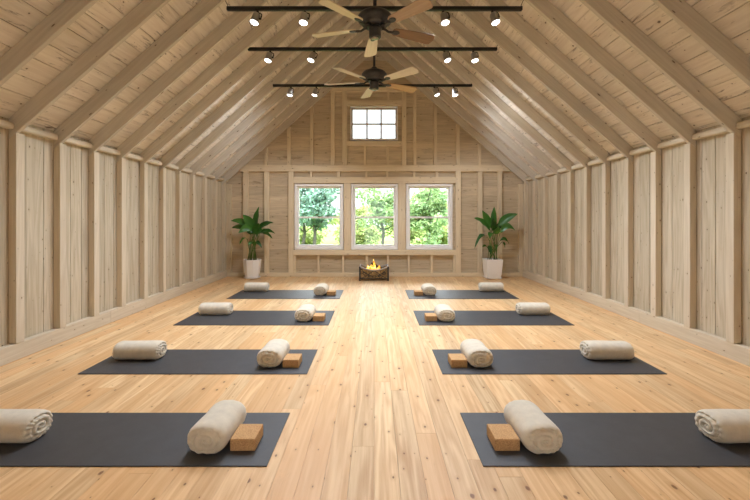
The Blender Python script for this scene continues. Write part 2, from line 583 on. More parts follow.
bar('window_header', 293.6, 455.8, 177, 183.2, front=SF - 0.006)
for a, b in ((310, 312.2), (337, 340), (365, 367.4), (386, 388.4), (413, 415.4), (436, 438.4)):
    bar('cripple_stud', a, b, 171.4, 177)
bar('window_stool', 293.6, 455.8, 250, 255, front=SF - 0.02)
for a, b in ((343.9, 350.9), (398.1, 405.6)):
    bar('window_mullion', a, b, 183.2, 250, front=SF - 0.006)
for a, b in ((293.7, 295.7), (317.4, 319.5), (342, 344.2), (365.6, 368), (386.8, 389.2), (407.6, 409.8), (430.7, 433), (453.4, 455.7)):
    bar('cripple_stud', a, b, 255, 273)
m = MB(); m.box(-W + 0.062, W - 0.062, SF - 0.012, YB, 0, bz(272.8), long=0)
m.build('baseboard_back', M['frame'], kind='structure', bevel=0.005)

# upper wall casing inside the small window opening
# ------------------------------------------------------------------ windows
def rect_ring(m, x0, x1, z0, z1, t, ya, yb, tb=None):
    tb = tb or t
    m.box(x0, x1, ya, yb, z0, z0 + tb, long=0); m.box(x0, x1, ya, yb, z1 - t, z1, long=0)
    m.box(x0, x0 + t, ya, yb, z0 + tb, z1 - t, long=2); m.box(x1 - t, x1, ya, yb, z0 + tb, z1 - t, long=2)

for i, (x0, x1, z0, z1) in enumerate(OPEN[:3]):
    r = bpy.data.objects.new('window_%d' % (i + 1), None); C.objects.link(r); r['kind'] = 'structure'
    r.location = ((x0 + x1) / 2, YB, z0)
    cx = (x0 + x1) / 2; X0, X1 = x0 - cx, x1 - cx; Hh = z1 - z0
    m = MB(); rect_ring(m, X0 + .002, X1 - .002, 0.002, Hh - .002, 0.05, -0.045, 0.085, 0.055)
    m.build('window_frame', M['white'], r, bevel=0.006)
    mid = gz(217.4) - z0
    m = MB(); rect_ring(m, X0 + 0.052, X1 - 0.052, mid - 0.02, Hh - 0.052, 0.04, 0.035, 0.07, 0.035)
    s1 = m.build('upper_sash', M['white'], r, bevel=0.004)
    m = MB(); m.box(X0 + 0.092, X1 - 0.092, 0.05, 0.054, mid + 0.015, Hh - 0.092)
    m.build('pane', M['glass'], s1)
    m = MB(); rect_ring(m, X0 + 0.052, X1 - 0.052, 0.057, mid + 0.02, 0.04, -0.002, 0.033, 0.05)
    s2 = m.build('lower_sash', M['white'], r, bevel=0.004)
    m = MB(); m.box(X0 + 0.092, X1 - 0.092, 0.014, 0.018, 0.107, mid - 0.02)
    m.build('pane', M['glass'], s2)
    m = MB(); m.box(-0.03, 0.03, -0.02, 0.0, mid + 0.012, mid + 0.026)
    m.build('sash_lock', M['chrome'], s2, bevel=0.003)
x0, x1, z0, z1 = OPEN[3]
r = bpy.data.objects.new('window_4', None); C.objects.link(r); r['kind'] = 'structure'
cx = (x0 + x1) / 2; r.location = (cx, YB, z0); X0, X1 = x0 - cx, x1 - cx; Hh = z1 - z0
m = MB(); rect_ring(m, X0 + .002, X1 - .002, 0.002, Hh - .002, 0.022, -0.05, 0.085)
m.build('window_frame', M['white'], r, bevel=0.004)
m = MB(); rect_ring(m, X0 + 0.024, X1 - 0.024, 0.024, Hh - 0.024, 0.03, 0.02, 0.06)
sash = m.build('sash', M['sashbrown'], r, bevel=0.004)
m = MB(); ww = (X1 - X0 - 0.108)
for k in (1, 2):
    xc = X0 + 0.054 + ww * k / 3; m.box(xc - 0.018, xc + 0.018, 0.024, 0.056, 0.054, Hh - 0.054, long=2)
m.box(X0 + 0.054, X1 - 0.054, 0.025, 0.055, Hh / 2 - 0.016, Hh / 2 + 0.016)
m.build('muntin', M['sashbrown'], sash)
m = MB(); m.box(X0 + 0.054, X1 - 0.054, 0.038, 0.042, 0.054, Hh - 0.054)
m.build('pane', M['glass'], sash)

# ------------------------------------------------------------------ rear wall behind the viewer, with an unseen opening added to let in fill light
m = MB()
for k in range(24):
    z0, z1 = k * 0.21, min((k + 1) * 0.21, ZD - 0.01)
    if z1 <= z0: break
    h0, h1 = half_at(z0), max(0.01, half_at(z1))
    sg = [(None, -0.5), (0.5, None)] if z1 <= 2.1 else [(None, None)]
    for a, b in sg:
        a0, a1 = (-h0, -h1) if a is None else (a, a)
        b0, b1 = (h0, h1) if b is None else (b, b)
        m.hexa([(a0, YR - .08, z0), (b0, YR - .08, z0), (b0, YR, z0), (a0, YR, z0),
                (a1, YR - .08, z1), (b1, YR - .08, z1), (b1, YR, z1), (a1, YR, z1)], long=0)
m.build('wall_rear', M['gable'], kind='structure')

# ------------------------------------------------------------------ yoga mats, blankets, blocks
ROWS = [(1.938, 2.468), (3.084, 3.655), (4.489, 5.19), (5.958, 6.67)]
RN = ['front', 'second', 'third', 'back']
MXL = [(0.552, 2.385), (0.552, 2.415), (0.548, 2.385), (0.552, 2.33)]
MXR = [(0.552, 2.385), (0.548, 2.372), (0.522, 2.358), (0.53, 2.262)]
MT = 0.006
for i, (a, b) in enumerate(ROWS):
    for s, side in ((-1, 'left'), (1, 'right')):
        MX0, MX1 = (MXL if s < 0 else MXR)[i]
        m = MB(); w2 = (MX1 - MX0) / 2; h2 = (b - a) / 2
        m.box(-w2, w2, -h2, h2, 0.0, MT, long=0)
        o = m.build('yoga_mat', M['mat'], bevel=0.002, loc=(s * (MX0 + w2), (a + b) / 2, 0.0005))
        rowdesc = {0: 'in the row nearest the camera', 1: 'in the second row from the camera', 2: 'in the third row from the camera', 3: 'in the row nearest the windows'}[i]
        tag(o, 'charcoal yoga mat %s the aisle, %s' % ('left of' if s < 0 else 'right of', rowdesc),
            'yoga mat', 'charcoal yoga mats in two columns')


def roll_mesh(L, A, B, seed):
    """rolled blanket lying along +y from 0 to L, underside at z=0"""
    rnd = random.Random(seed)
    m = MB(); seg = 72
    ph = [rnd.uniform(0, 6.28) for _ in range(6)]

    def sec(t, sc):
        c, s_ = math.cos(t), math.sin(t)
        e = 2 / 2.35
        x = A * sc * math.copysign(abs(c) ** e, c); z = B * sc * math.copysign(abs(s_) ** e, s_)
        z = max(z, -B * 0.93 * (0.25 + 0.75 * sc))
        return x, z
    rings = []
    # cap from centre outwards (near end), body, far cap: lists of (scale, y, capflag)
    def capy(r, t, sgn):
        # spiral groove and radial puckers in the cap
        ang = t / (2 * PI)
        ex = abs(math.cos(t)); rr2 = r * (1.0 - 0.16 * ex * max(0.0, 1 - r))
        q = (rr2 * 3.0 - ang) % 1.0
        groove = math.exp(-((min(q, 1 - q)) / 0.16) ** 2)
        inner = 1.0 if r < 0.7 else max(0.0, (0.86 - r) / 0.16)
        d = -0.022 * groove * inner
        pk = math.exp(-((r - 0.76) / 0.17) ** 2)
        d -= 0.010 * pk * (0.5 + 0.5 * math.sin(15 * t + 2 * math.sin(2 * t + ph[0]) + ph[1]))
        rr = 0.045
        edge = max(0.0, (r - 0.62) / 0.38)
        d -= rr * (1 - math.sqrt(max(0.0, 1 - edge * edge)))
        return d
    NR = 22
    def add_ring(fn):
        b = len(m.v)
        for k in range(seg):
            m.v.append(fn(2 * PI * k / seg))
        rings.append(b)
    def cap_fn(r, sgn):
        def fn(t):
            x, z = sec(t, max(r, 0.015))
            dy = capy(r, t, sgn)
            return (x, -dy if sgn < 0 else L + dy, z + B * 0.93)
        return fn
    for j in range(NR + 1):
        add_ring(cap_fn(j / NR, -1))
    NB = 10
    for j in range(1, NB):
        f = j / NB
        y = 0.045 + (L - 0.09) * f
        def fn(t, y=y, f=f):
            x, z = sec(t, 1.0 + 0.012 * math.sin(5 * f + ph[2]) + 0.008 * math.sin(3 * t + 9 * f + ph[3]))
            return (x, y, max(z, -B * 0.93) + B * 0.93)
        add_ring(fn)
    for j in range(NR, -1, -1):
        add_ring(cap_fn(j / NR, 1))
    for a, b in zip(rings, rings[1:]):
        for k in range(seg):
            k2 = (k + 1) % seg
            m.face([a + k, a + k2, b + k2, b + k], [(0, 0)] * 4, True)
    m.face([rings[0] + k for k in range(seg)], [(0, 0)] * seg)
    m.face([rings[-1] + k for k in range(seg)][::-1], [(0, 0)] * seg)
    return m


zr = MT + 0.0008
inner0 = outer0 = block0 = None
INNER_Y = [2.01, 3.185, 4.60, 6.16]
OUTER_Y = [2.18, 3.44, 5.0, 6.57]
BLOCK_Y = [2.058, 3.205, 4.64, 6.18]
for i in range(4):
    for s, side in ((-1, 'left'), (1, 'right')):
        where = '%s %s mat' % (RN[i], side)
        # along the aisle
        if inner0 is None:
            inner0 = roll_mesh(0.34, 0.108, 0.080, 3).build('rolled_blanket', M['fabric']); o = inner0
        else:
            o = inner0.copy(); C.objects.link(o)
        o.location = (s * (0.907, 0.897, 0.875, 0.90)[i], INNER_Y[i], zr)
        o.rotation_euler = (0, 0, (0.06, 0.03, 0.02, 0.03)[i] * s)
        tag(o, 'cream rolled blanket pointing to the windows beside the cork block on the %s' % where, 'rolled blanket', 'rolled cream blankets on the mats')
        # across the outer end
        if outer0 is None:
            outer0 = roll_mesh(0.415, 0.098, 0.076, 8).build('rolled_blanket', M['fabric']); o = outer0
        else:
            o = outer0.copy(); C.objects.link(o)
        xin = ((1.895, 1.885, 1.87, 1.80) if s > 0 else (1.91, 1.915, 1.885, 1.84))[i]
        o.location = (s * xin, OUTER_Y[i], zr)
        o.rotation_euler = (0, 0, -s * PI / 2 + (0.02 if i != 1 else -0.02) * s)
        tag(o, 'cream rolled blanket lying crosswise on the wall end of the %s' % where, 'rolled blanket', 'rolled cream blankets on the mats')
        # cork block
        if block0 is None:
            m = MB(); m.box(-0.068, 0.068, 0, 0.155, 0, 0.066)
            block0 = m.build('yoga_block', M['cork'], bevel=0.004); o = block0
        else:
            o = block0.copy(); C.objects.link(o)
        o.location = (s * (0.718, 0.712, 0.692, 0.716)[i], BLOCK_Y[i], zr)
        tag(o, 'brown cork yoga block beside the rolled blanket on the %s' % where, 'yoga block', 'cork blocks on the mats')

# ------------------------------------------------------------------ ceiling fans
def make_fan(loc, zblade, rod_top, radius, angs, label, tip_w, bmat=()):
    x, y = loc
    r = thing('ceiling_fan', label, 'ceiling fan', (x, y, zblade), 0, 'ceiling fans under the ridge')
    top = rod_top - zblade
    m = MB(); m.lathe([(0.016, 0.13), (0.016, top - 0.03)], 16); m.build('downrod', M['bronze'], r)
    m = MB(); m.lathe([(0.02, top - 0.09), (0.05, top - 0.08), (0.072, top - 0.03), (0.075, top)], 28); m.build('canopy', M['bronze'], r)
    m = MB(); m.lathe([(0.05, 0.012), (0.118, 0.02), (0.128, 0.032), (0.14, 0.05), (0.162, 0.062), (0.168, 0.08), (0.166, 0.1), (0.158, 0.108),
                       (0.15, 0.122), (0.11, 0.142), (0.055, 0.152), (0.046, 0.16), (0.04, 0.185), (0.024, 0.2), (0.0165, 0.205)], 48)
    mot = m.build('motor_housing', M['bronze'], r)
    m = MB()
    for k in range(24):
        a = 2 * PI * k / 24
        m.tube([(0.1 * math.cos(a), 0.1 * math.sin(a), 0.021), (0.128 * math.cos(a), 0.128 * math.sin(a), 0.036)], 0.0035, 6)
    m.build('cooling_fin', M['black'], mot)
    m = MB(); m.lathe([(0.045, -0.098), (0.054, -0.096), (0.058, -0.088), (0.058, -0.03), (0.062, -0.022), (0.062, -0.002), (0.05, 0.012)], 36)
    sh = m.build('switch_housing', M['bronze'], r)
    m = MB(); m.lathe([(0.006, -0.112), (0.028, -0.108), (0.044, -0.098)], 28); m.build('cap', M['chrome'], sh)
    b0 = i0 = None
    pitch = math.radians(13)
    for a in angs:
        if b0 is None:
            m = MB()
            n = 22; r0, r1 = 0.19, radius
            top_, bot = [], []
            outl = []
            for k in range(n + 1):
                f = k / n; xx = r0 + (r1 - r0) * f
                hw = (0.045 + (tip_w - 0.045) * min(1, f * 1.15) ** 0.8)
                e = max(0, (f - 0.9) / 0.1); hw *= math.sqrt(max(0.0, 1 - e ** 3)) * 0.96 + 0.04 * (1 - e)
                e0 = max(0, (0.05 - f) / 0.05); hw *= 1 - 0.35 * e0
                outl.append((xx, max(hw, 0.004)))
            ring = [(xx, -hw) for xx, hw in outl] + [(xx, hw) for xx, hw in reversed(outl)]
            T = 0.0045; nb = len(ring)
            m.v += [(p[0], p[1], -T) for p in ring] + [(p[0], p[1], T) for p in ring]
            m.face(list(range(nb))[::-1], [(ring[k][0], ring[k][1]) for k in range(nb)][::-1])
            m.face([nb + k for k in range(nb)], [(ring[k][0], ring[k][1] + .5) for k in range(nb)])
            for k in range(nb):
                k2 = (k + 1) % nb
                m.face([k, k2, nb + k2, nb + k], [(ring[k][0], 0), (ring[k2][0], 0), (ring[k2][0], .01), (ring[k][0], .01)])
            b0 = m.build('blade', M['blade'], r); b = b0
            m = MB()
            m.tube([(0.075, 0, 0.012), (0.11, 0, 0.004), (0.14, 0, -0.014), (0.175, 0, -0.012), (0.2, 0, -0.008)], [0.014, 0.012, 0.011, 0.012, 0.012], 10)
            # oval plate under the blade root
            for cx_, sx, sy in ((0.222, 0.042, 0.03),):
                bb = len(m.v); sg = 20
                for zz, kk in ((-0.013, 0.8), (-0.009, 1.0), (-0.0046, 1.0)):
                    for k in range(sg):
                        w = 2 * PI * k / sg; m.v.append((cx_ + sx * kk * math.cos(w), sy * kk * math.sin(w), zz))
                m.face([bb + k for k in range(sg)][::-1], [(0, 0)] * sg)
                for lv in (0, 1):
                    for k in range(sg):
                        k2 = (k + 1) % sg
                        m.face([bb + lv * sg + k, bb + lv * sg + k2, bb + (lv + 1) * sg + k2, bb + (lv + 1) * sg + k], [(0, 0)] * 4, True)
                m.face([bb + 2 * sg + k for k in range(sg)], [(0, 0)] * sg)
            i0 = m.build('blade_iron', M['bronze'], b0)
        else:
            b = b0.copy(); C.objects.link(b); b.parent = r
            ii = i0.copy(); C.objects.link(ii); ii.parent = b
        b.material_slots[0].link = 'OBJECT'; b.material_slots[0].material = M[bmat[list(angs).index(a)]]  # each blade gets the base
        b.matrix_local = Matrix.Rotation(math.radians(a), 4, 'Z') @ Matrix.Rotation(pitch * PITCH_SIGN, 4, 'X')
    return r


PITCH_SIGN = -1
FZ = APEX - 0.04
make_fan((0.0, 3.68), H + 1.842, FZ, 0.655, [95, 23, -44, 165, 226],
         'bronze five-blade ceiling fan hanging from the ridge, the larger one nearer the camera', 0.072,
         ('palelitblade', 'shadedblade', 'blade', 'creamlitblade', 'creamlitblade'))
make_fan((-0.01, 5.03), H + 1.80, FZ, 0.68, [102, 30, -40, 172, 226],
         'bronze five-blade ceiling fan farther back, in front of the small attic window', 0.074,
         ('palelitblade', 'warmshadedblade', 'palelitblade', 'palelitblade', 'palelitblade'))

# ------------------------------------------------------------------ track lights
TR = [  # pixel row, x0, x1, depth, heads (px of centre, tilt x)
    (8.8, 227, 522, 3.965, [(258, -10), (305, -4), (443, 6), (492, 10)]),
    (49.2, 248, 497, 4.90, [(270.5, -8), (314.5, -14), (444, 14), (473, 6)]),
    (85.6, 273, 472, 6.19, [(291, -6), (316.5, -10), (434, 16), (453.5, 8)]),
]
LAMPS = []
head0 = None
for ti, (py, xa, xb, d, heads) in enumerate(TR):
    z = H + (HY - py) * d / F
    x0, x1 = (xa - CX) * d / F, (xb - CX) * d / F
    lab = ['black ceiling track light with four spotlights, nearest the camera above the large fan',
           'black ceiling track light with four spotlights, middle one of three between the two fans',
           'black ceiling track light with four spotlights, farthest one just before the gable wall'][ti]
    r = thing('track_light', lab, 'track light', (0, d, z), 0, 'black track lights across the ceiling')
    m = MB(); m.box(x0, x1, -0.019, 0.019, -0.019, 0.019)
    rail = m.build('rail', M['black'], r, bevel=0.003)
    for s, xe in ((-1, x0), (1, x1)):
        zr_ = APEX - SLOPE * abs(xe) - z
        m = MB()
        # bracket reaching to the side/underside of the nearest rafter
        near = min(BAYS, key=lambda q: abs(q + RW / 2 - d))
        ya, yb = sorted((near + RW / 2 - d, 0.0))
        lo_, hi_ = sorted((0.016, max(zr_ + 0.03, 0.03)))
        m.tube([(xe - s * 0.008, 0, 0.0), (xe - s * 0.008, 0, hi_ * 0.6), (xe - s * 0.008, near + RW / 2 - d, hi_)], 0.004, 6)
        m.build('end_bracket', M['black'], r, bevel=0.002)
    for hp, tilt in heads:
        hx = (hp - CX) * d / F
        m = MB()
        m.lathe([(0.012, -0.06), (0.012, -0.02)], 12)
        if head0 is None or True:
            pass
        # swivel bracket (moves with the head), then the can
        tl = Matrix.Rotation(math.radians(-tilt * 1.2), 4, 'Y') @ Matrix.Rotation(math.radians((-12, -12, -6)[ti]), 4, 'X')
        if head0 is None:
            m = MB()
            m.lathe([(0.024, -0.04), (0.033, -0.043), (0.037, -0.052), (0.039, -0.09), (0.043, -0.133), (0.045, -0.147), (0.042, -0.151), (0.039, -0.144)][::-1], 28, caps=True)
            head0 = m.build('spotlight_head', M['head'], r); o = head0
            m = MB(); m.lathe([(0.0385, -0.1455), (0.0385, -0.150)][::-1], 28); l0 = m.build('lamp_face', M['lamp'], head0); ll = l0
            m = MB()
            m.tube([(0, 0, 0.0), (0, 0, -0.022)], 0.013, 10)
            m.tube([(0, 0, -0.02), (0.05, 0, -0.035), (0.053, 0, -0.055), (0.052, 0, -0.095)], 0.006, 8)
            m.tube([(0.056, 0, -0.092), (0.036, 0, -0.092)], 0.01, 10)
            k0 = m.build('swivel_arm', M['black'], head0); kk = k0
        else:
            o = head0.copy(); C.objects.link(o); o.parent = r
            ll = l0.copy(); C.objects.link(ll); ll.parent = o
            kk = k0.copy(); C.objects.link(kk); kk.parent = o
        o.matrix_local = Matrix.Translation((hx, 0, -0.018)) @ tl
        wm = Matrix.Translation((0, d, z)) @ Matrix.Translation((hx, 0, -0.018)) @ tl
        LAMPS.append((wm @ Vector((0, 0, -0.17)), (wm.to_3x3() @ Vector((0, 0, -1)))))

# ------------------------------------------------------------------ potted plants
def leaf(m, p0, p1, wid, sag, side):
    """broad lance-shaped leaf from p0 to p1, arching by sag; `side` tilts the blade"""
    p0, p1 = Vector(p0), Vector(p1); n = 12
    d = (p1 - p0); L = d.length
    t = d.normalized()
    a = t.cross(Vector((0, -1, 0.25)))
    if a.length < 0.05: a = Vector((1, 0, 0))
    a.normalize(); nn = a.cross(t).normalized()
    a = (a * math.cos(side) + nn * math.sin(side)).normalized(); nn = a.cross(t).normalized()
    b = len(m.v)
    for k in range(n + 1):
        f = k / n
        c = p0 + d * f + Vector((0, 0, 1)) * (sag * 4 * f * (1 - f))
        w = wid / 2 * (math.sin(PI * f ** 0.72) ** 0.85 if 0 < f < 1 else 0.0) + 0.002
        rip = 0.006 * math.sin(f * 17)
        up = 0.28 * w
        for j, off in enumerate((-1, -0.5, 0, 0.5, 1)):
            m.v.append(tuple(c + a * w * off + nn * (up * abs(off) + rip * off)))
    for k in range(n):
        for j in range(4):
            i0 = b + k * 5 + j
            m.face([i0, i0 + 1, i0 + 6, i0 + 5], [(0, 0)] * 4, True)


def plant(px_c, py_base, d, pot_w, pot_h, leaves, stem_px, org, scale, label, square):
    x = (px_c - CX) * d / F
    r = thing('potted_plant', label, 'potted plant', (x, d, 0.0), 0, 'potted plants flanking the windows')
    hw = pot_w / 2
    k = math.sqrt(2) if square else 1 / math.cos(PI / 8)
    sg, tw = (4, PI / 4) if square else (8, PI / 8)
    bw = 0.80 if square else 0.74
    m = MB()
    m.lathe([(hw * bw * k, 0.035), (hw * (bw + 0.1) * k, 0.13), (hw * k, pot_h - 0.03), (hw * 1.02 * k, pot_h - 0.005), (hw * 1.0 * k, pot_h),
             (hw * 0.88 * k, pot_h), (hw * 0.84 * k, pot_h - 0.06)], sg, smooth=False, twist=tw)
    pot = m.build('pot', M['pot'], r, bevel=0.012)
    m = MB(); m.lathe([(hw * 0.84 * k, pot_h - 0.06), (hw * 0.8 * k, pot_h - 0.045)], sg, smooth=False, twist=tw); m.build('soil', M['soil'], pot)
    m = MB(); m.lathe([(hw * 0.74 * k, 0.002), (hw * 0.9 * k, 0.012), (hw * 0.95 * k, 0.036), (hw * 0.88 * k, 0.036), (hw * 0.80 * k, 0.02)], sg, smooth=False, twist=tw)
    m.build('saucer', M['pot'], r, bevel=0.006)

    def at(zx, zy, dy):
        px, py = org[0] + zx / scale, org[1] + zy / scale
        dd = d + dy
        return Vector(((px - CX) * dd / F - x, dy, H + (HY - py) * dd / F))
    lm, sm = MB(), MB()
    rr = random.Random(int(px_c))
    for (b, t, w, sag, dy0, dy1) in leaves:
        p0, p1 = at(b[0], b[1], dy0), at(t[0], t[1], dy1)
        leaf(lm, p0, p1, w / scale * d / F, sag, rr.uniform(-0.9, 0.9))
        g = Vector((rr.uniform(-0.1, 0.1), rr.uniform(-0.06, 0.06), pot_h - 0.05))
        mid = g.lerp(p0, 0.55); mid.x = g.x * 0.9 + (p0.x - g.x) * 0.32; mid.y = g.y + (p0.y - g.y) * 0.35
        e = p0 + (p1 - p0) * 0.12
        sm.tube([g, g.lerp(mid, 0.5), mid, p0.lerp(mid, 0.4), p0, e], [0.007, 0.0065, 0.006, 0.0055, 0.005, 0.003], 6)
    lm.build('foliage', M['leaf'], r); sm.build('stem', M['stem'], r)


plant(252.2, 277.5, 8.0, 0.345, 0.40, [
    ((190, 175), (216, 38), 46, 0.02, 0.05, 0.0), ((190, 160), (128, 82), 46, 0.03, 0.0, -0.1),
    ((168, 152), (60, 116), 34, 0.06, 0.0, -0.05), ((165, 166), (64, 156), 30, 0.05, -0.05, 0.1),
    ((182, 160), (102, 184), 44, 0.06, -0.1, -0.3), ((206, 165), (296, 126), 36, 0.04, 0.02, -0.05),
    ((212, 188), (306, 186), 30, 0.06, -0.05, -0.15), ((222, 182), (292, 216), 24, 0.07, 0.0, 0.15),
    ((193, 192), (214, 128), 46, 0.03, -0.1, -0.22), ((188, 185), (166, 112), 50, 0.02, 0.0, 0.12),
    ((152, 216), (108, 250), 30, 0.06, -0.1, -0.2), ((192, 236), (232, 266), 22, 0.05, -0.1, -0.16),
    ((176, 236), (158, 256), 18, 0.03, -0.1, -0.18), ((182, 190), (148, 150), 44, 0.04, 0.1, 0.2),
    ((196, 250), (178, 232), 24, 0.03, -0.12, -0.2), ((200, 205), (238, 165), 44, 0.04, -0.1, -0.25)],
    (180, 325), (220, 200), 5.557, 'tall green potted plant in an octagonal white pot, left of the windows', False)
plant(492.4, 278, 8.0, 0.335, 0.41, [
    ((186, 160), (190, 38), 34, 0.01, 0.05, 0.05), ((178, 158), (124, 58), 40, 0.03, 0.0, -0.08),
    ((168, 170), (76, 100), 44, 0.05, -0.05, -0.1), ((212, 146), (320, 78), 46, 0.05, 0.0, -0.1),
    ((222, 182), (306, 170), 36, 0.12, -0.05, -0.1), ((186, 172), (180, 102), 42, 0.02, -0.15, -0.28),
    ((152, 205), (80, 272), 26, 0.14, -0.08, -0.15), ((222, 226), (272, 242), 20, 0.07, 0, 0),
    ((234, 232), (250, 264), 22, 0.03, -0.1, -0.18), ((160, 252), (172, 304), 26, 0.02, -0.2, -0.24),
    ((196, 246), (200, 280), 24, 0.02, -0.2, -0.26), ((200, 172), (244, 132), 46, 0.03, 0.08, 0.15),
    ((172, 182), (164, 214), 26, 0.03, -0.12, -0.25), ((196, 190), (214, 150), 44, 0.02, -0.1, -0.2),
    ((146, 256), (124, 262), 12, 0.02, 0, 0)],
    (180, 325), (460, 200), 5.557, 'tall green potted plant in a square white pot, right of the windows', True)

# ------------------------------------------------------------------ fire basket below the middle window
fb = thing('fire_basket', 'ornate brass fire basket with burning flames on the floor below the middle window', 'fire basket', (-0.02, 7.86, 0.0))
hw, hd, hh = 0.285, 0.19, 0.285
def ztop(u): return hh - 0.072 * (1 - (u / hw) ** 2)
def panel(y0, y1):
    m = MB(); n = 24
    for k in range(n):
        a, b = -hw + 2 * hw * k / n, -hw + 2 * hw * (k + 1) / n
        m.hexa([(a, y0, 0.035), (b, y0, 0.035), (b, y1, 0.035), (a, y1, 0.035), (a, y0, ztop(a)), (b, y0, ztop(b)), (b, y1, ztop(b)), (a, y1, ztop(a))])
    return m
panel(-hd, -hd + 0.012).build('front_panel', M['brass'], fb)
panel(hd - 0.012, hd).build('back_panel', M['brass'], fb)
for s in (-1, 1):
    m = MB(); xa, xb = sorted((s * hw, s * (hw - 0.012))); m.box(xa, xb, -hd + .012, hd - .012, 0.035, hh); m.build('side_panel', M['brass'], fb)
    for q in (-1, 1):
        m = MB(); m.box(s * hw - 0.018, s * hw + 0.018, q * hd - 0.018, q * hd + 0.018, 0.0, hh + 0.006)
        m.build('corner_post', M['bronze'], fb, bevel=0.006)
m = MB()
for q in (-1, 1):
    m.tube([(-hw + 2 * hw * k / 24, q * (hd + 0.002), ztop(-hw + 2 * hw * k / 24) + 0.002) for k in range(25)], 0.016, 8)
    m.tube([(q * hw, -hd, hh), (q * hw, hd, hh)], 0.016, 8)
m.build('rim', M['rim'], fb)
m = MB(); yf = -hd - 0.004
for s in (-1, 1):
    m.tube([(s * (0.25 - 0.24 * k / 12), yf, 0.06 + 0.15 * (k / 12) ** 1.4) for k in range(13)], 0.007, 6)
    m.tube([(s * (0.25 - 0.24 * k / 12), yf, 0.235 - 0.16 * (k / 12) ** 0.7) for k in range(13)], 0.007, 6)
    for cx_, cz_, rr_ in ((0.2, 0.15, 0.032), (0.1, 0.1, 0.026)):
        m.tube([(s * cx_ + (rr_ * (1 - 0.5 * k / 20)) * math.cos(k * 0.55), yf, cz_ + (rr_ * (1 - 0.5 * k / 20)) * math.sin(k * 0.55)) for k in range(21)], 0.005, 6)
m.tube([(-hw, yf, 0.05), (hw, yf, 0.05)], 0.008, 6)
m.build('scrollwork', M['bronze'], fb)
m = MB(); m.box(-hw + .012, hw - .012, -hd + .012, hd - .012, 0.035, 0.19)
m.build('ash_bed', M['stone'], fb)
def tongue(m, x, y, z, h, r, ph):
    prof = [(0.35, 0), (0.85, 0.1), (1.0, 0.24), (0.86, 0.42), (0.58, 0.62), (0.3, 0.82), (0.05, 1.0)]
    b = len(m.v); sg = 10
    for a, f in prof:
        ox, oy = 0.3 * r * math.sin(3.5 * f + ph) * f * 1.6, 0.2 * r * math.cos(3 * f + ph) * f
        for k in range(sg):
            w = 2 * PI * k / sg
            m.v.append((x + ox + a * r * math.cos(w), y + oy + a * r * 0.8 * math.sin(w), z + f * h))
    for i in range(len(prof) - 1):
        for k in range(sg):
            k2 = (k + 1) % sg
            m.face([b + i * sg + k, b + i * sg + k2, b + (i + 1) * sg + k2, b + (i + 1) * sg + k], [(0, 0)] * 4, True)
    m.face([b + k for k in range(sg)][::-1], [(0, 0)] * sg); m.face([b + (len(prof) - 1) * sg + k for k in range(sg)], [(0, 0)] * sg)
for (x, y, h, rr_, ph) in ((-0.125, -0.05, 0.125, 0.045, 0.4), (-0.06, -0.09, 0.085, 0.045, 2.0), (0.01, -0.1, 0.07, 0.05, 4.2),
                          (0.0, 0.05, 0.235, 0.034, 1.1), (0.095, -0.05, 0.12, 0.036, 5.2), (-0.05, 0.05, 0.13, 0.036, 3.1), (0.07, -0.09, 0.065, 0.045, 0.2)):
    m = MB(); tongue(m, x, y, 0.188, h, rr_, ph); m.build('flame', M['flame'], fb)
m = MB(); m.tube([(-0.12, 0.0, 0), (-0.04, 0.005, 0.004), (0.05, 0.0, -0.003), (0.12, 0.0, 0.002)], [0.026, 0.029, 0.028, 0.025], 12)
lg = m.build('firewood_log', M['char'], loc=(0.025, 7.96, 0.268), rot=(0, 0.5, 0.5))
tag(lg, 'charred log leaning in the flames of the brass fire basket', 'log')

# ------------------------------------------------------------------ outside
m = MB(); m.box(-40, 40, YB + 0.2, 80, -0.5, -0.4, long=1)
m.build('ground', M['grass'], kind='structure')


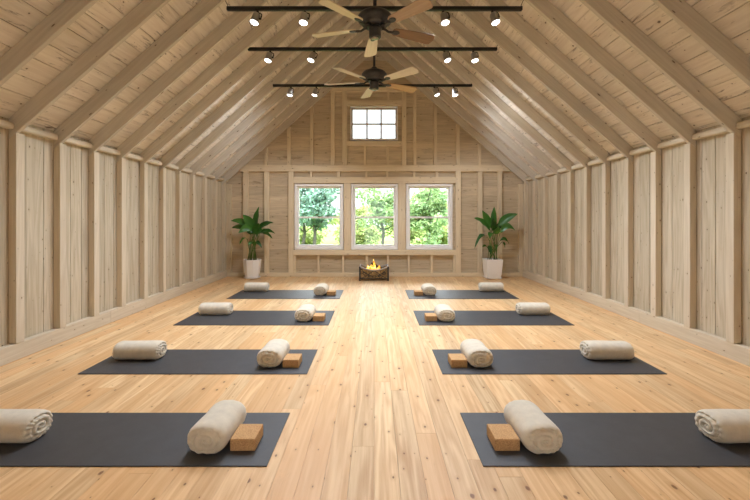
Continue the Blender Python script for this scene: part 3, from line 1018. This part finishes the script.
def tree(x, y, h, crown, mat, label, nleaf, trunks, seed, leafs=0.10):
    rr = random.Random(seed)
    r = thing('tree', label, 'tree', (x, y, -0.4), 0, 'trees outside the windows')
    m = MB(); tips = []
    for tx in trunks:
        pts = [Vector((tx, 0, 0))]
        for k in range(1, 6):
            pts.append(Vector((tx + rr.uniform(-.05, .05) * k, rr.uniform(-.06, .06) * k, h * 0.85 * k / 5)))
        m.tube(pts, [0.08 - 0.011 * k for k in range(6)], 8)
        for k in range(7):
            b = pts[2 + k % 3]; a = rr.uniform(0, 2 * PI); L = crown[0] * rr.uniform(0.5, 0.95)
            e = b + Vector((math.cos(a) * L, math.sin(a) * L * .8, rr.uniform(0.3, 0.9)))
            m.tube([b, b.lerp(e, .5) + Vector((0, 0, .06)), e], [0.028, 0.02, 0.008], 6); tips.append(e)
    m.build('trunk', M['bark'], r)
    lm = MB()
    cz = h - crown[1]
    cl = [Vector((rr.gauss(0, .45) * crown[0], rr.gauss(0, .4) * crown[0], cz + rr.gauss(0, .45) * crown[1])) for _ in range(26)] + tips
    for _ in range(nleaf):
        c = rr.choice(cl)
        v = Vector((rr.gauss(0, 1), rr.gauss(0, 1), rr.gauss(0, 1))); v = v.normalized() * rr.random() ** 0.4 * 0.42
        v.z *= 0.7
        p = c + v
        n = Vector((rr.gauss(0, 1), rr.gauss(0, 1), rr.gauss(0, 1) + 0.8)).normalized()
        a = n.orthogonal().normalized(); b_ = n.cross(a); w = rr.uniform(0, 6.28)
        a, b_ = a * math.cos(w) + b_ * math.sin(w), b_ * math.cos(w) - a * math.sin(w)
        s = leafs * rr.uniform(.7, 1.3)
        i = len(lm.v)
        lm.v += [tuple(p - a * s), tuple(p + b_ * s * .45 + n * s * .1), tuple(p + a * s), tuple(p - b_ * s * .45 + n * s * .1)]
        lm.face([i, i + 1, i + 2, i + 3], [(0, 0)] * 4)
    lm.build('foliage', M[mat], r)


tree(-2.75, 15.0, 3.2, (1.0, 1.1), 'foliage_cool', 'blue-green tree with two bare trunks seen through the left window', 3800, (-0.1, 0.35), 11)
tree(0.35, 17.0, 3.3, (1.0, 1.1), 'foliage_mid', 'pale green airy tree seen through the middle window', 2300, (0.0,), 12)
tree(2.1, 15.5, 3.1, (1.1, 1.2), 'foliage_mid', 'leafy green tree filling the right window', 3800, (0.1,), 13)
tree(-5.2, 22.0, 3.0, (1.6, 1.2), 'foliage_warm', 'distant yellow-green tree low behind the left window', 3000, (0.0,), 14, 0.13)
tree(-1.2, 26.0, 2.3, (1.5, 1.0), 'foliage_warm', 'distant yellow-green tree low behind the middle window', 2600, (0.0,), 15, 0.13)
tree(3.6, 22.0, 3.4, (1.7, 1.4), 'foliage_warm', 'distant yellow-green tree behind the leafy tree in the right window', 3400, (0.0,), 16, 0.13)
tree(1.6, 20.0, 1.9, (1.1, 0.8), 'foliage_warm', 'low yellow-green tree between the middle and right windows', 2000, (0.0,), 17, 0.12)

for (x, y, sd, side) in ((-3.4, 18.5, 31, 'left'), (-1.0, 18.8, 32, 'middle'), (3.0, 18.0, 33, 'right')):
    tree(x, y, 1.4, (1.0, 0.7), 'foliage_warm', 'low yellow-green shrub near the ground outside the %s window' % side, 1500, (0.0,), sd, 0.11)

# ------------------------------------------------------------------ light
SKY_LOW, SKY_HIGH = 1.6, 13.0
w = bpy.data.worlds.new('World'); SC.world = w; w.use_nodes = True
wt = w.node_tree; bg = wt.nodes['Background']
wtc = wt.nodes.new('ShaderNodeTexCoord'); wsep = wt.nodes.new('ShaderNodeSeparateXYZ'); wt.links.new(wtc.outputs['Generated'], wsep.inputs[0])
wmr = wt.nodes.new('ShaderNodeMapRange'); wmr.interpolation_type = 'SMOOTHSTEP'
wmr.inputs['From Min'].default_value = 0.3; wmr.inputs['From Max'].default_value = 0.6
wmr.inputs['To Min'].default_value = SKY_LOW; wmr.inputs['To Max'].default_value = SKY_HIGH
wt.links.new(wsep.outputs['Z'], wmr.inputs['Value']); wt.links.new(wmr.outputs[0], bg.inputs[1])
bg.inputs[0].default_value = (0.90, 0.95, 1.0, 1)
for (x0, x1, z0, z1) in OPEN:      # daylight portals in the window openings
    pl = bpy.data.lights.new('window_portal', 'AREA'); pl.shape = 'RECTANGLE'; pl.size = x1 - x0; pl.size_y = z1 - z0
    po = bpy.data.objects.new('window_portal', pl); C.objects.link(po); po.location = ((x0 + x1) / 2, YB + 0.1, (z0 + z1) / 2)
    po.rotation_euler = (-PI / 2, 0, 0)
    pl.cycles.is_portal = True
sun = bpy.data.lights.new('sun', 'SUN'); sun.energy = 3.5; sun.angle = 0.01; sun.color = (1, 0.95, 0.86)
so = bpy.data.objects.new('sun', sun); C.objects.link(so); so.rotation_euler = (math.radians(42), 0, math.radians(-28))
LPOW = 40.0
for i, (p, dv) in enumerate(LAMPS):
    l = bpy.data.lights.new('spot_lamp', 'SPOT'); back_row = i in (9, 10); l.energy = LPOW * (1.6 if back_row else 1.3 if i < 8 else 0.75)
    l.spot_size = math.radians(166 if back_row else 112); l.spot_blend = 0.5 if back_row else 0.9
    l.shadow_soft_size = 0.18; l.color = (0.91, 0.98, 1.10)
    lo = bpy.data.objects.new('spot_lamp', l); C.objects.link(lo); lo.location = p
    lo.rotation_euler = dv.to_track_quat('-Z', 'Y').to_euler()

# ------------------------------------------------------------------ camera
cam = bpy.data.cameras.new('camera'); co = bpy.data.objects.new('camera', cam); C.objects.link(co)
cam.sensor_fit = 'HORIZONTAL'; cam.sensor_width = 36.0; cam.lens = 36.0 * F / 750.0
cam.shift_y = (HY - 250.0) / 750.0; cam.shift_x = 0.0
cam.clip_start = 0.05; cam.clip_end = 300
co.location = (0, 0, H); co.rotation_euler = (PI / 2, 0, 0)
SC.camera = co
vs = SC.view_settings
vs.view_transform = 'Standard'; vs.look = 'None'; vs.exposure = 0.75; vs.gamma = 1.0; vs.use_curve_mapping = False
try:
    SC.cycles.use_denoising = True; SC.cycles.max_bounces = 10; SC.cycles.diffuse_bounces = 6
    SC.cycles.sample_clamp_indirect = 6.0
except Exception:
    pass
